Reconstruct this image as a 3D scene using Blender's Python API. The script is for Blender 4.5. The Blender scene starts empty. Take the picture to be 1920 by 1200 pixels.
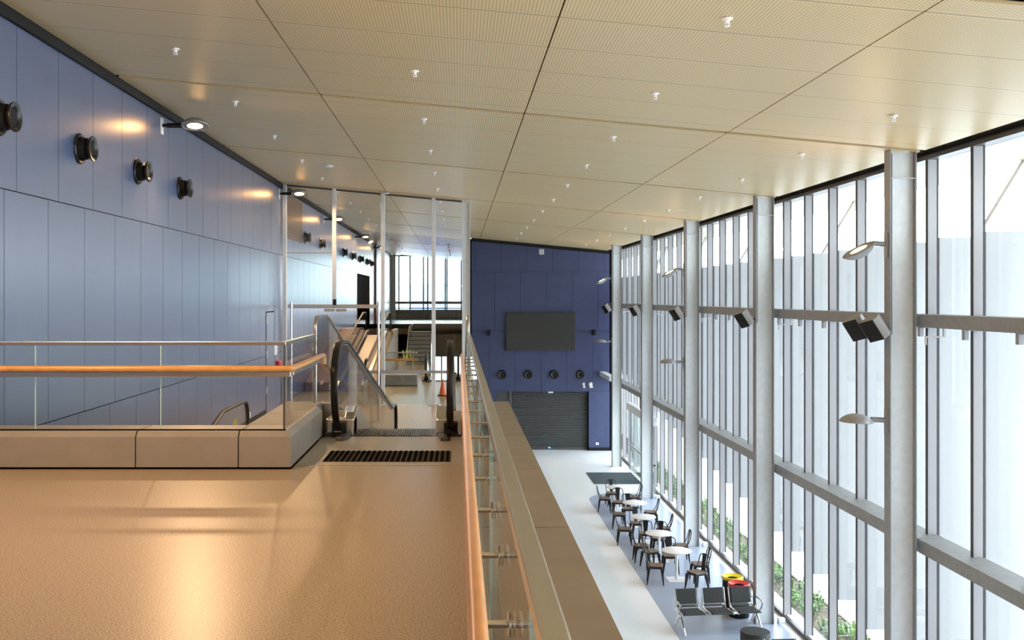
import bpy, bmesh, math, random
from mathutils import Vector, Matrix
random.seed(7)
R = math.radians
S = bpy.context.scene
COL = S.collection

# ------------------------------------------------------------------ camera, world, exposure
cam_d = bpy.data.cameras.new('camera'); cam = bpy.data.objects.new('camera', cam_d); COL.objects.link(cam)
cam.location = (0, 0, 1.65); cam.rotation_euler = (R(90), 0, 0)
cam_d.sensor_width = 36; cam_d.lens = 36 * 1900 / 1920
cam_d.shift_x = 100 / 1920; cam_d.shift_y = -42 / 1920
cam_d.clip_start = 0.05; cam_d.clip_end = 500
S.camera = cam
W = bpy.data.worlds.new('overcast_sky'); S.world = W; W.use_nodes = True
bg = W.node_tree.nodes['Background']; bg.inputs[0].default_value = (0.83, 0.925, 1.0, 1); bg.inputs[1].default_value = 6.0
S.view_settings.view_transform = 'Standard'; S.view_settings.look = 'None'
S.view_settings.exposure = 0.48; S.view_settings.gamma = 1; S.view_settings.use_curve_mapping = False
S.cycles.transparent_max_bounces = 40; S.cycles.max_bounces = 12; S.cycles.diffuse_bounces = 6
LAMP_COL = (1.0, 0.63, 0.34)
LAMP_W = 105.0

# ------------------------------------------------------------------ materials
def mat(name, col, rough=0.5, metal=0.0, var=0.0, scale=8.0, bump=0.0, coat=0.0, emit=None, es=0.0, spec=0.5, obj=False):
    m = bpy.data.materials.new(name); m.use_nodes = True
    nt = m.node_tree; b = nt.nodes['Principled BSDF']
    b.inputs['Base Color'].default_value = (*col, 1); b.inputs['Roughness'].default_value = rough
    b.inputs['Metallic'].default_value = metal; b.inputs['Coat Weight'].default_value = coat; b.inputs['Coat Roughness'].default_value = 0.28
    b.inputs['Specular IOR Level'].default_value = spec
    if emit: b.inputs['Emission Color'].default_value = (*emit, 1); b.inputs['Emission Strength'].default_value = es
    if var or bump:
        tc = nt.nodes.new('ShaderNodeTexCoord')
        n = nt.nodes.new('ShaderNodeTexNoise'); n.inputs['Scale'].default_value = scale; n.inputs['Detail'].default_value = 6
        nt.links.new(tc.outputs['Object'], n.inputs['Vector'])
        if var:
            r = nt.nodes.new('ShaderNodeMapRange'); r.inputs['From Min'].default_value = 0.3; r.inputs['From Max'].default_value = 0.7
            r.inputs['To Min'].default_value = 1 - var; r.inputs['To Max'].default_value = 1 + var
            nt.links.new(n.outputs[0], r.inputs[0])
            v = nt.nodes.new('ShaderNodeVectorMath'); v.operation = 'SCALE'; v.inputs[0].default_value = col
            nt.links.new(r.outputs[0], v.inputs['Scale']); nt.links.new(v.outputs[0], b.inputs['Base Color'])
        if bump:
            bp = nt.nodes.new('ShaderNodeBump'); bp.inputs['Strength'].default_value = bump; bp.inputs['Distance'].default_value = 0.01
            nt.links.new(n.outputs[0], bp.inputs['Height']); nt.links.new(bp.outputs[0], b.inputs['Normal'])
    return m

def glass_mat(name, tint, refl=0.9, base=0.035):
    m = bpy.data.materials.new(name); m.use_nodes = True; nt = m.node_tree
    nt.nodes.remove(nt.nodes['Principled BSDF']); out = nt.nodes['Material Output']
    lw = nt.nodes.new('ShaderNodeLayerWeight'); lw.inputs[0].default_value = 0.5
    p = nt.nodes.new('ShaderNodeMath'); p.operation = 'POWER'; p.inputs[1].default_value = 5
    ma = nt.nodes.new('ShaderNodeMath'); ma.operation = 'MULTIPLY_ADD'; ma.inputs[1].default_value = refl; ma.inputs[2].default_value = base
    t = nt.nodes.new('ShaderNodeBsdfTransparent'); t.inputs[0].default_value = (*tint, 1)
    g = nt.nodes.new('ShaderNodeBsdfGlossy'); g.inputs['Roughness'].default_value = 0.01
    mx = nt.nodes.new('ShaderNodeMixShader')
    L = nt.links.new
    L(lw.outputs['Facing'], p.inputs[0]); L(p.outputs[0], ma.inputs[0]); L(ma.outputs[0], mx.inputs[0])
    L(t.outputs[0], mx.inputs[1]); L(g.outputs[0], mx.inputs[2]); L(mx.outputs[0], out.inputs[0])
    return m

M = dict(
    blue=mat('blue_cement_panel', (0.078, 0.112, 0.220), 0.34, var=0.06, scale=3.0, bump=0.02, spec=1.0, coat=0.9),
    blue_end=mat('deep_blue_panel', (0.045, 0.057, 0.135), 0.45, var=0.06, scale=3.0),
    joint=mat('dark_joint', (0.008, 0.008, 0.010), 1.0, spec=0.0),
    black=mat('black_paint', (0.010, 0.010, 0.011), 0.6, spec=0.25),
    brown_dark=mat('dark_brown_gap', (0.045, 0.03, 0.015), 0.9),
    kerb=mat('grey_brown_cladding', (0.27, 0.237, 0.205), 0.42, var=0.05, scale=6),
    ledge=mat('grey_brown_coping', (0.180, 0.157, 0.128), 0.45, var=0.10, scale=4),
    plate=mat('floor_plate_grey', (0.34, 0.30, 0.25), 0.35, var=0.06, scale=10),
    galv=mat('galvanised_steel', (0.72, 0.75, 0.77), 0.42, metal=0.2, var=0.05, scale=9),
    ribmat=mat('dark_rib_rubber', (0.055, 0.047, 0.036), 0.9, spec=0.1),
    sprink=mat('white_sprinkler', (0.92, 0.92, 0.92), 0.4),
    case=mat('grey_speaker_case', (0.26, 0.25, 0.24), 0.45),
    beam=mat('shade_toned_galvanised', (0.27, 0.278, 0.28), 0.45, metal=0.3, var=0.08, scale=12),  # darker than the web steel: room-side shade is put into this colour
    nozzle=mat('nozzle_dark_metal', (0.035, 0.033, 0.032), 0.3, metal=0.5),
    shade_gasket=mat('dark_shade_gasket', (0.05, 0.05, 0.055), 0.6),
    alu=mat('pale_aluminium', (0.36, 0.355, 0.37), 0.45, metal=0.2),
    steel=mat('brushed_steel', (0.60, 0.57, 0.53), 0.25, metal=1.0),
    chrome=mat('polished_chrome', (0.75, 0.75, 0.75), 0.1, metal=1.0),
    dsteel=mat('dark_steel', (0.10, 0.10, 0.105), 0.4, metal=0.6),
    wood=mat('orange_wood_rail', (0.60, 0.295, 0.09), 0.3, var=0.10, scale=12),
    rubber=mat('black_rubber', (0.008, 0.008, 0.009), 0.4, spec=0.35),
    fin=mat('pale_grey_fin', (0.39, 0.395, 0.405), 0.5),
    white=mat('white_laminate', (0.80, 0.80, 0.82), 0.3),
    wpaint=mat('white_plastic', (0.75, 0.75, 0.74), 0.45),
    seatwood=mat('brown_wood_seat', (0.16, 0.10, 0.065), 0.45, var=0.15, scale=20),
    chairmetal=mat('gunmetal_sheet', (0.012, 0.013, 0.015), 0.35, metal=0.4),
    fabric=mat('charcoal_upholstery', (0.018, 0.02, 0.022), 0.6),
    yellow=mat('yellow_plastic', (0.80, 0.62, 0.02), 0.35),
    red=mat('red_plastic', (0.60, 0.03, 0.035), 0.35),
    orange=mat('orange_plastic', (0.75, 0.12, 0.02), 0.45),
    mat=mat('dark_green_grey_mat', (0.03, 0.042, 0.052), 0.9, var=0.25, scale=60),
    lampshell=mat('grey_cast_shell', (0.33, 0.33, 0.34), 0.4, metal=0.4),
    lens=mat('lit_warm_lens', (0.9, 0.7, 0.4), 0.3, emit=(1.0, 0.52, 0.18), es=40.0),
    lens_soft=mat('lit_soft_lens', (0.9, 0.7, 0.4), 0.3, emit=(1.0, 0.62, 0.28), es=7.0),
    lens_dim=mat('dim_warm_lens', (0.6, 0.5, 0.4), 0.3, emit=(1.0, 0.6, 0.3), es=0.25),
    soil=mat('garden_soil', (0.16, 0.12, 0.085), 0.9, var=0.5, scale=5, bump=0.5),
    leaf=mat('green_leaf', (0.13, 0.26, 0.05), 0.5, var=0.5, scale=3),
    path=mat('pale_concrete_path', (0.66, 0.66, 0.66), 0.7, var=0.05, scale=1),
    sticker=mat('white_sticker', (0.75, 0.76, 0.8), 0.5),
    stickerblue=mat('blue_sticker_print', (0.10, 0.16, 0.55), 0.5),
    clad_brown=mat('bronze_cladding', (0.22, 0.115, 0.06), 0.32, metal=0.3),
    screen=mat('led_screen_face', (0.03, 0.029, 0.026), 0.55, var=0.15, scale=40),
    shutter=mat('grey_roller_slats', (0.075, 0.078, 0.08), 0.45, metal=0.3),
    bldg=mat('blue_metal_building', (0.22, 0.38, 0.75), 0.6),
    bldg2=mat('pale_building', (0.6, 0.7, 0.85), 0.6),
    soffit=mat('tan_soffit', (0.60, 0.52, 0.38), 0.5),
    bluelight=mat('blue_indicator', (0.1, 0.4, 0.9), 0.4, emit=(0.1, 0.45, 1.0), es=1.5),
    glass=glass_mat('clear_glass', (0.985, 0.995, 0.99), 0.6),
    glass_green=glass_mat('greenish_glass', (0.93, 0.985, 0.975)),
    glass_edge=mat('green_glass_edge', (0.45, 0.62, 0.60), 0.2),
    facade=glass_mat('facade_glass', (0.97, 0.985, 0.985), 0.8, 0.04),
)

def floor_mat(name, c1, c2, rough, speck=260.0, bump=0.05):
    m = bpy.data.materials.new(name); m.use_nodes = True; nt = m.node_tree; b = nt.nodes['Principled BSDF']
    tc = nt.nodes.new('ShaderNodeTexCoord')
    n = nt.nodes.new('ShaderNodeTexNoise'); n.inputs['Scale'].default_value = speck; n.inputs['Detail'].default_value = 3
    cr = nt.nodes.new('ShaderNodeValToRGB'); cr.color_ramp.elements[0].position = 0.40; cr.color_ramp.elements[1].position = 0.56
    cr.color_ramp.elements[0].color = (*c1, 1); cr.color_ramp.elements[1].color = (*c2, 1)
    L = nt.links.new
    L(tc.outputs['Object'], n.inputs['Vector'])
    L(n.outputs[0], cr.inputs[0]); L(cr.outputs[0], b.inputs['Base Color'])
    b.inputs['Roughness'].default_value = rough
    return m
M['floor_up'] = floor_mat('tan_speckled_floor', (0.16, 0.12, 0.075), (0.45, 0.345, 0.23), 0.33, speck=110, bump=0.10)
M['floor_dn'] = floor_mat('pale_terrazzo', (0.66, 0.68, 0.71), (0.78, 0.80, 0.83), 0.32, bump=0.0, speck=90)
M['floor_bl'] = floor_mat('blue_grey_vinyl', (0.31, 0.36, 0.47), (0.33, 0.385, 0.50), 0.28, bump=0.0, speck=90)

def ceiling_mat():
    m = bpy.data.materials.new('perforated_tan_panel'); m.use_nodes = True; nt = m.node_tree; b = nt.nodes['Principled BSDF']
    L = nt.links.new
    g = nt.nodes.new('ShaderNodeNewGeometry'); sp = nt.nodes.new('ShaderNodeSeparateXYZ'); L(g.outputs['Position'], sp.inputs[0])
    def mth(op, a, bb=None, c=None):
        n = nt.nodes.new('ShaderNodeMath'); n.operation = op
        for i, v in enumerate((a, bb, c)):
            if v is None: continue
            if isinstance(v, (int, float)): n.inputs[i].default_value = v
            else: L(v, n.inputs[i])
        return n.outputs[0]
    P = 0.034
    fx = mth('SUBTRACT', mth('FRACT', mth('MULTIPLY', sp.outputs[0], 1 / P)), 0.5)
    fy = mth('SUBTRACT', mth('FRACT', mth('MULTIPLY', sp.outputs[1], 1 / P)), 0.5)
    r2 = mth('ADD', mth('MULTIPLY', fx, fx), mth('MULTIPLY', fy, fy))
    hole = mth('LESS_THAN', r2, 0.072)
    # seams inside each 6.8 m bay, 1.166 m apart, starting 0.47 m from the bay joint
    yl = mth('FLOORED_MODULO', mth('SUBTRACT', sp.outputs[1], 14.95), 6.8)
    ys = mth('FLOORED_MODULO', mth('SUBTRACT', yl, 0.47), 1.172)
    da = mth('MINIMUM', ys, mth('SUBTRACT', 1.172, ys))
    seam = mth('LESS_THAN', da, 0.02)
    margin = mth('GREATER_THAN', da, 0.04)
    k = mth('MULTIPLY', hole, margin)
    dark = mth('MAXIMUM', mth('MULTIPLY', k, 0.66), mth('MULTIPLY', seam, 0.5))
    mx = nt.nodes.new('ShaderNodeMix'); mx.data_type = 'RGBA'
    mx.inputs['A'].default_value = (0.73, 0.56, 0.30, 1); mx.inputs['B'].default_value = (0.09, 0.065, 0.035, 1)
    L(dark, mx.inputs['Factor']); L(mx.outputs['Result'], b.inputs['Base Color'])
    b.inputs['Roughness'].default_value = 0.38
    return m
M['ceil'] = ceiling_mat()

# ------------------------------------------------------------------ mesh builder
class MB:
    def __init__(s): s.b = bmesh.new(); s.mi = 0
    def _f(s, vs):
        try:
            f = s.b.faces.new(vs); f.material_index = s.mi; return f
        except ValueError: return None
    def hexa(s, p):
        v = [s.b.verts.new(q) for q in p]
        for q in ((0, 3, 2, 1), (4, 5, 6, 7), (0, 1, 5, 4), (1, 2, 6, 5), (2, 3, 7, 6), (3, 0, 4, 7)): s._f([v[i] for i in q])
        return s
    def box(s, x0, x1, y0, y1, z0, z1):
        return s.hexa([(x0, y0, z0), (x1, y0, z0), (x1, y1, z0), (x0, y1, z0), (x0, y0, z1), (x1, y0, z1), (x1, y1, z1), (x0, y1, z1)])
    def prism(s, poly, a0, a1, axis='x'):
        f = {'x': lambda a, u, v: (a, u, v), 'y': lambda a, u, v: (u, a, v), 'z': lambda a, u, v: (u, v, a)}[axis]
        A = [s.b.verts.new(f(a0, u, v)) for u, v in poly]; B = [s.b.verts.new(f(a1, u, v)) for u, v in poly]
        n = len(poly)
        fa = s._f(A[::-1]); fb = s._f(B)
        for i in range(n): s._f([A[i], A[(i + 1) % n], B[(i + 1) % n], B[i]])
        bmesh.ops.triangulate(s.b, faces=[x for x in (fa, fb) if x])
        return s
    def tube(s, pts, r, n=10, caps=True, closed=False):
        pts = [Vector(p) for p in pts]; N = len(pts); rings = []
        rr = r if isinstance(r, (list, tuple)) else [r] * N
        up = None
        for i, p in enumerate(pts):
            if closed: d = pts[(i + 1) % N] - pts[i - 1]
            else: d = pts[min(i + 1, N - 1)] - pts[max(i - 1, 0)]
            d.normalize()
            if up is None: up = d.orthogonal().normalized()
            up = (up - d * up.dot(d)).normalized(); sd = d.cross(up)
            rings.append([s.b.verts.new(p + (up * math.cos(2 * math.pi * k / n) + sd * math.sin(2 * math.pi * k / n)) * rr[i]) for k in range(n)])
        for i in range(N if closed else N - 1):
            a, b = rings[i], rings[(i + 1) % N]
            for k in range(n): s._f([a[k], a[(k + 1) % n], b[(k + 1) % n], b[k]])
        if caps and not closed: s._f(rings[0][::-1]); s._f(rings[-1])
        return s
    def ribbon(s, pts, w, h, x):            # rectangular section swept along a (y, z) path at a given x
        rings = []; N = len(pts)
        for i in range(N):
            a = Vector(pts[max(i - 1, 0)]); b = Vector(pts[min(i + 1, N - 1)]); d = (b - a).normalized(); nn = Vector((-d.y, d.x))
            p = Vector(pts[i]); c = []
            for sx, sn in ((-.5, -.32), (-.36, -.5), (.36, -.5), (.5, -.32), (.5, .32), (.36, .5), (-.36, .5), (-.5, .32)):
                q = p + nn * (sn * h); c.append(s.b.verts.new((x + sx * w, q.x, q.y)))
            rings.append(c)
        for i in range(N - 1):
            for k in range(8): s._f([rings[i][k], rings[i][(k + 1) % 8], rings[i + 1][(k + 1) % 8], rings[i + 1][k]])
        s._f(rings[0][::-1]); s._f(rings[-1]); return s
    def lathe(s, prof, n=28, mtx=None):
        rings = []; T = mtx or Matrix()
        for r, z in prof:
            if r < 1e-5: rings.append([s.b.verts.new(T @ Vector((0, 0, z)))])
            else: rings.append([s.b.verts.new(T @ Vector((r * math.cos(2 * math.pi * k / n), r * math.sin(2 * math.pi * k / n), z))) for k in range(n)])
        for a, b in zip(rings, rings[1:]):
            for k in range(n):
                k2 = (k + 1) % n
                if len(a) == 1 and len(b) == 1: continue
                if len(a) == 1: s._f([a[0], b[k2], b[k]])
                elif len(b) == 1: s._f([a[k], a[k2], b[0]])
                else: s._f([a[k], a[k2], b[k2], b[k]])
        return s
    def build(s, name, m, parent=None, bevel=0.0, smooth=False, seg=2):
        off = Vector((0, 0, 0)); p = parent
        while p is not None: off += p.location; p = p.parent
        if off.length: bmesh.ops.translate(s.b, verts=s.b.verts, vec=-off)
        bmesh.ops.recalc_face_normals(s.b, faces=s.b.faces)
        me = bpy.data.meshes.new(name); s.b.to_mesh(me); s.b.free()
        for q in (m if isinstance(m, (list, tuple)) else [m]): me.materials.append(q if not isinstance(q, str) else M[q])
        if smooth:
            for f in me.polygons: f.use_smooth = True
            try: me.set_sharp_from_angle(angle=R(38))
            except Exception: pass
        o = bpy.data.objects.new(name, me); COL.objects.link(o)
        if parent is not None: o.parent = parent
        if bevel:
            b = o.modifiers.new('soft_edge', 'BEVEL'); b.width = bevel; b.segments = seg; b.limit_method = 'ANGLE'
        return o
def tag(o, label=None, cat=None, group=None, kind=None):
    if label: o['label'] = label
    if cat: o['category'] = cat
    if group: o['group'] = group
    if kind: o['kind'] = kind
    return o
def thing(name, loc, label, cat, group=None, kind=None):
    e = bpy.data.objects.new(name, None); e.location = loc; e.empty_display_size = 0.1; COL.objects.link(e)
    return tag(e, label, cat, group, kind)
def box(name, m, parent, *a, bevel=0.0): return MB().box(*a).build(name, m, parent, bevel)
def dup(root, loc, rz=None, label=None, group=None):
    def cp(o, par):
        c = o.copy(); COL.objects.link(c)
        if par is not None: c.parent = par
        for ch in list(kids.get(o, [])): cp(ch, c)
        return c
    kids = {}
    for o in COL.objects:
        if o.parent is not None: kids.setdefault(o.parent, []).append(o)
    r = cp(root, None); r.location = loc
    if rz is not None: r.rotation_euler = (0, 0, rz)
    if label: r['label'] = label
    if group: r['group'] = group
    return r
def struct(o, label, cat): return tag(o, label, cat, None, 'structure')

def cz(x): return 4.45 - 0.093 * x          # ceiling height across the hall
ZG, ZL = -5.4, -1.45                         # ground floor, middle landing
XW, YF, YE = -5.10, 46.67, 76.0              # side wall, end wall, end window
COLY = [15.14 + 6.8 * k for k in range(5)]   # columns in view

# ------------------------------------------------------------------ floors
m = MB(); m.box(XW, 0.06, -4.6, 9.74, -0.3, 0); m.box(-1.615, 0.06, 9.7405, 12.0, -0.3, 0)
struct(m.build('floor', 'floor_up'), 'tan speckled upper level floor with glossy sheen', 'floor')
m = MB(); m.box(XW, 7.3, -4.6, YE, ZG - 0.3, ZG)
struct(m.build('floor_ground', 'floor_dn'), 'pale terrazzo ground level floor of the hall below', 'floor')
arc = [(6.95, 8.0), (6.95, 36.5)] + [(5.75 - 1.19 * math.sin(R(a)), 35.3 + 1.2 * math.cos(R(a))) for a in range(0, 91, 10)] + [(4.56, 8.0)]
struct(MB().prism(arc, ZG - .02, ZG + 0.006, 'z').build('floor_vinyl', 'floor_bl'), 'blue grey vinyl floor area under the café tables', 'floor')
m = MB(); m.box(XW, 0.60, 21.0, 37.3, ZL - 0.3, ZL); m.box(XW, -1.25, 37.3, 54.0, ZL - 0.3, ZL)
struct(m.build('floor_landing', 'floor_up'), 'tan speckled landing floor beyond the moving walkway', 'floor')
m = MB(); m.box(XW, 0.35, 54.0, YE, -0.3, 0)
struct(m.build('floor_gallery', 'floor_up'), 'distant gallery floor in front of the end window', 'floor')

# ------------------------------------------------------------------ walls of blue panels
def panels(rows, lo, hi, pitch, place):
    for z0, z1, off in rows:
        t = off - math.ceil((off - lo) / pitch) * pitch
        while t < hi:
            a, b = max(t, lo), min(t + pitch, hi)
            if b - a > 0.03: place(a + 0.006, b - 0.006, z0 + 0.006, z1 - 0.006)
            t += pitch
m = MB()
panels([(ZG, -2.67, 11.5), (-2.67, 0.1, 11.15), (0.1, 2.87, 11.37), (2.87, 4.79, 11.69)], -4.6, 76, 1.22,
       lambda a, b, z0, z1: m.box(XW - 0.02, XW, a, b, z0, z1))
m.mi = 1; m.box(XW - 0.25, XW - 0.02, -4.6, YE, ZG, 5.0)
struct(m.build('wall_left', ['blue', 'joint']), 'long wall of tall slate blue panels', 'wall')
struct(box('trim_left', 'black', None, XW, XW + 0.05, -4.6, YE, 4.79, 4.93), 'black strip between blue side wall and tan ceiling', 'trim')
m = MB()
for z0, z1, off in ((-2.67, 0.1, 1.41), (0.1, 2.83, 1.66)):
    panels([(z0, z1, off)], 0.60, 6.95, 1.19, lambda a, b, q0, q1: m.box(a, b, YF, YF + 0.02, q0, q1))
panels([(2.83, 4.0, .76)], 0.60, 6.95, 1.19, lambda a, b, q0, q1: m.hexa([(a, YF, q0), (b, YF, q0), (b, YF + .02, q0), (a, YF + .02, q0),
       (a, YF, cz(a) - .005), (b, YF, cz(b) - .005), (b, YF + .02, cz(b) - .005), (a, YF + .02, cz(a) - .005)]))
m.box(5.99, 6.95, YF, YF + 0.02, ZG + 0.15, -2.676); m.box(0.6, 1.74, YF, YF + 0.02, ZG + 0.15, -2.676)
m.mi = 1
m.box(0.6, 7.3, YF + 0.02, YF + 0.2, -2.67, 4.4); m.box(5.97, 7.3, YF + 0.02, YF + 0.7, ZG, -2.67); m.box(0.6, 1.74, YF + 0.02, YF + 0.7, ZG, -2.67)
m.box(1.74, 5.97, YF + 0.6, YF + 0.7, ZG, -2.67)
struct(m.build('wall_end', ['blue_end', 'joint']), 'blue panelled end wall of the tall hall', 'wall')
m = MB(); m.hexa([(0.6, YF - .03, cz(.6) - .15), (6.95, YF - .03, cz(6.95) - .15), (6.95, YF, cz(6.95) - .15), (0.6, YF, cz(.6) - .15),
                  (0.6, YF - .03, cz(.6)), (6.95, YF - .03, cz(6.95)), (6.95, YF, cz(6.95)), (.6, YF, cz(.6))])
struct(m.build('trim_end', 'black'), 'black strip along the top of the blue end wall', 'trim')
struct(box('baseboard_end', 'black', None, 5.99, 6.95, YF - 0.015, YF, ZG, ZG + 0.15), 'black skirting below the blue end wall', 'baseboard')
struct(box('wall_back', 'wpaint', None, XW, 7.3, -4.8, -4.6, ZG, 4.95), 'plain pale wall behind the viewpoint', 'wall')
wc = thing('window_13', (.5, 61, 0), 'added side glazing lighting the far concourse, behind a black end post', 'window', None, 'structure')  # invented glazing, seen only edge-on, lets light onto gallery and side wall
MB().box(.45, .47, YF + .3, YE, ZG, 4.35).build('pane', 'facade', wc)
MB().box(.36, .60, YF, YF + .32, ZG, 4.35).build('end_post', 'black', wc)
for y0, y1 in ((50.2, 58.9), (59.0, 67.4), (67.5, 75.9)): MB().box(.40, .52, y0, y1, ZG, 4.35).build('solid_panel', 'plate', wc)  # panels close most of the added glazing to hold back its light

m = MB(); m.box(0.50, 0.60, -4.6, 12.6, ZG, -.46); m.prism([(12.6, ZG), (12.6, -.46), (21, ZL - .31), (YF, ZL - .31), (YF, ZG)], 0.50, 0.60)
struct(m.build('wall_mezzanine', 'kerb'), 'cladding below the upper level edge', 'wall')

# ------------------------------------------------------------------ ceiling
m = MB()
xs = [XW + 0.05, -2.04, 0.97, 3.96, 6.85]; ys = [14.95 + 6.8 * k for k in range(-4, 10)]; ys[0] = -4.6; ys[-1] = YE
for xa, xb in zip(xs, xs[1:]):
    for ya, yb in zip(ys, ys[1:]):
        if yb <= ya: continue
        a, b, c, d = xa + .009, xb - .009, ya + .085, yb - .085
        if ya > YF - 2 and xa > 0: continue
        m.hexa([(a, c, cz(a)), (b, c, cz(b)), (b, d, cz(b)), (a, d, cz(a)), (a, c, cz(a) + .03), (b, c, cz(b) + .03), (b, d, cz(b) + .03), (a, d, cz(a) + .03)])
m.mi = 1
a, b = XW - 0.2, 7.35
m.hexa([(a, -4.7, cz(a) + .09), (b, -4.7, cz(b) + .09), (b, YE, cz(b) + .09), (a, YE, cz(a) + .09), (a, -4.7, cz(a) + .3), (b, -4.7, cz(b) + .3), (b, YE, cz(b) + .3), (a, YE, cz(a) + .3)])
struct(m.build('ceiling', ['ceil', 'brown_dark']), 'sloping tan perforated metal panel ceiling with dark joints', 'ceiling')

# ------------------------------------------------------------------ glass facade bays and columns
XM, XG = 7.13, 7.30
BOUND = [-5.26, 1.54, 8.34] + COLY + [YF]
MULL = [14.06 + 1.36 * k for k in range(-16, 25)]
WORDS = {2: 'nearest', 3: 'second', 4: 'third', 5: 'fourth', 6: 'fifth', 7: 'last'}
for n, (ya, yb) in enumerate(zip(BOUND, BOUND[1:])):
    w = thing(f'window_{n + 1}', (7.0, (ya + yb) / 2, ZG), 'tall glazed bay of the facade with pale mullions and two grey beams', 'window', None, 'structure')
    ml = [y for y in MULL if ya < y < yb]
    last = n == len(BOUND) - 2
    for y in ml:
        mm = MB(); mm.box(XM, XG - 0.012, y - 0.03, y + 0.03, ZG + 0.1, 3.745)
        mu = mm.build('mullion', 'alu', w)
        MB().box(XM - 0.012, XM, y - 0.032, y + 0.032, ZG + 0.1, 3.745).box(XG - 0.036, XG - 0.012, y - 0.034, y + 0.034, ZG + 0.1, 3.745).build('shade_gasket', 'shade_gasket', mu)  # front strip paints the shaded mullion nose, rear strip seals the glass
    MB().box(XG - 0.012, XG, ya, yb, ZG + 0.1, 3.745).build('pane', 'facade', w)
    MB().box(XM - 0.02, XG + 0.05, ya, yb, 3.745, 3.815).build('head_frame', 'dsteel', w)
    MB().box(XM, XM + 0.07, ya, yb, ZG, ZG + 0.09).build('sill_frame', 'dsteel', w)
    MB().box(XM + 0.07, XG + 0.22, ya, yb, ZG, ZG + 0.06).build('sill', 'wpaint', w)
    for z0, z1, nm in ((1.21, 1.40, 'upper_beam'), (-2.15, -1.95, 'lower_beam')):
        if last and nm == 'upper_beam': z0, z1 = 1.22, 1.40
        MB().box(6.86, XG - 0.02, ya + 0.02, yb - 0.02, z0, z1).build(nm, 'beam', w, 0.006)
    if n >= 2:
        MB().box(6.81, 7.10, yb - .37, yb - .33, 1.065, 1.085).box(7.07, 7.10, yb - .37, yb - .33, 1.085, 1.21).box(6.81, 6.825, yb - .37, yb - .33, .96, 1.065).build('bracket', 'wpaint', w)
        for y in ml:
            MB().box(7.0, 7.06, y - 0.04, y + 0.04, 1.06, 1.21).box(7.02, 7.20, y - 0.10, y - 0.02, 1.19, 1.21).build('bracket', 'alu', w)

col0 = thing('steel_column', (6.6, 0, ZG), '', 'column', None, 'thing')
mm = MB(); H = 9.0
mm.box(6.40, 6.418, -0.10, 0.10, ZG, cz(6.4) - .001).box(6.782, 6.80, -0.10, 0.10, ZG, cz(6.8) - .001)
mm.build('flange', 'beam', col0)  # room-side shade put into the flange colour
MB().box(6.418, 6.782, -0.007, 0.007, ZG, cz(6.6) - .02).build('web', 'galv', col0)
MB().box(6.419, 6.781, -0.095, -0.008, 3.42, 3.43).box(6.44, 6.76, -0.012, -0.008, 3.43, cz(6.6) - .03).build('splice_plate', 'galv', col0)
MB().tube([(6.46, -0.03, cz(6.46) - .05), (6.46, -0.03, 1.10)], 0.011, 8).build('conduit', 'alu', col0)
CL = {-5.26: 'galvanised steel column behind the viewpoint', 1.54: 'galvanised steel column beside the viewpoint', 8.34: 'galvanised steel column outside the frame',
      COLY[0]: 'nearest and thickest galvanised steel I column, carrying a pair of black speakers',
      COLY[1]: 'galvanised steel column beside the three seat bench and bins, with one speaker and no lamps',
      COLY[2]: 'galvanised steel column beside the middle café tables, with two floodlights',
      COLY[3]: 'galvanised steel column on the near side of the glass entrance doors, without lamps',
      COLY[4]: 'slim farthest galvanised column between the blue end wall and entrance doors'}
for y, l in CL.items():
    if y < 0: continue
    if y == 1.54: col0.location.y = y; col0['label'] = l; col0['group'] = 'galvanised columns along the glass wall'
    else: dup(col0, (6.6, y, ZG), None, l, 'galvanised columns along the glass wall')
# white socket boxes beside the column bases
for y in COLY[1:4]:
    tag(box('socket_box', 'wpaint', None, 6.92, 7.06, y - 0.05, y + 0.09, ZG, ZG + 0.11, bevel=.006),
        {COLY[1]: 'small white box on the floor by the column behind the bench', COLY[2]: 'small white box on the floor by the column near the middle tables',
         COLY[3]: 'small white box on the floor by the column at the entrance doors'}[y], 'socket box', 'white boxes at the column bases')

# sliding entrance doors in the last bay
dr = thing('entrance_door', (7.0, 39.0, ZG), 'greenish glass automatic sliding entrance door below a grey header box', 'door')
MB().box(6.90, 7.10, 36.2, 41.8, -2.95, -2.65).build('header', 'galv', dr, .01)
for y0, y1 in ((36.3, 38.9), (38.95, 41.6)):
    lf = MB().box(7.02, 7.04, y0, y1, ZG + .02, -2.95).build('door_leaf', 'glass_green', dr)
    MB().box(7.00, 7.06, y0, y0 + .05, ZG + .02, -2.95).box(7.0, 7.06, y1 - .05, y1, ZG + .02, -2.95).box(7.0, 7.06, y0, y1, ZG + 1.0, ZG + 1.06).build('leaf_frame', 'alu', lf)
tag(box('exit_sign', 'black', None, 6.74, 6.85, 37.6, 37.64, -2.5, -2.05), 'small dark hanging sign box above the glass entrance doors', 'sign')

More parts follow.
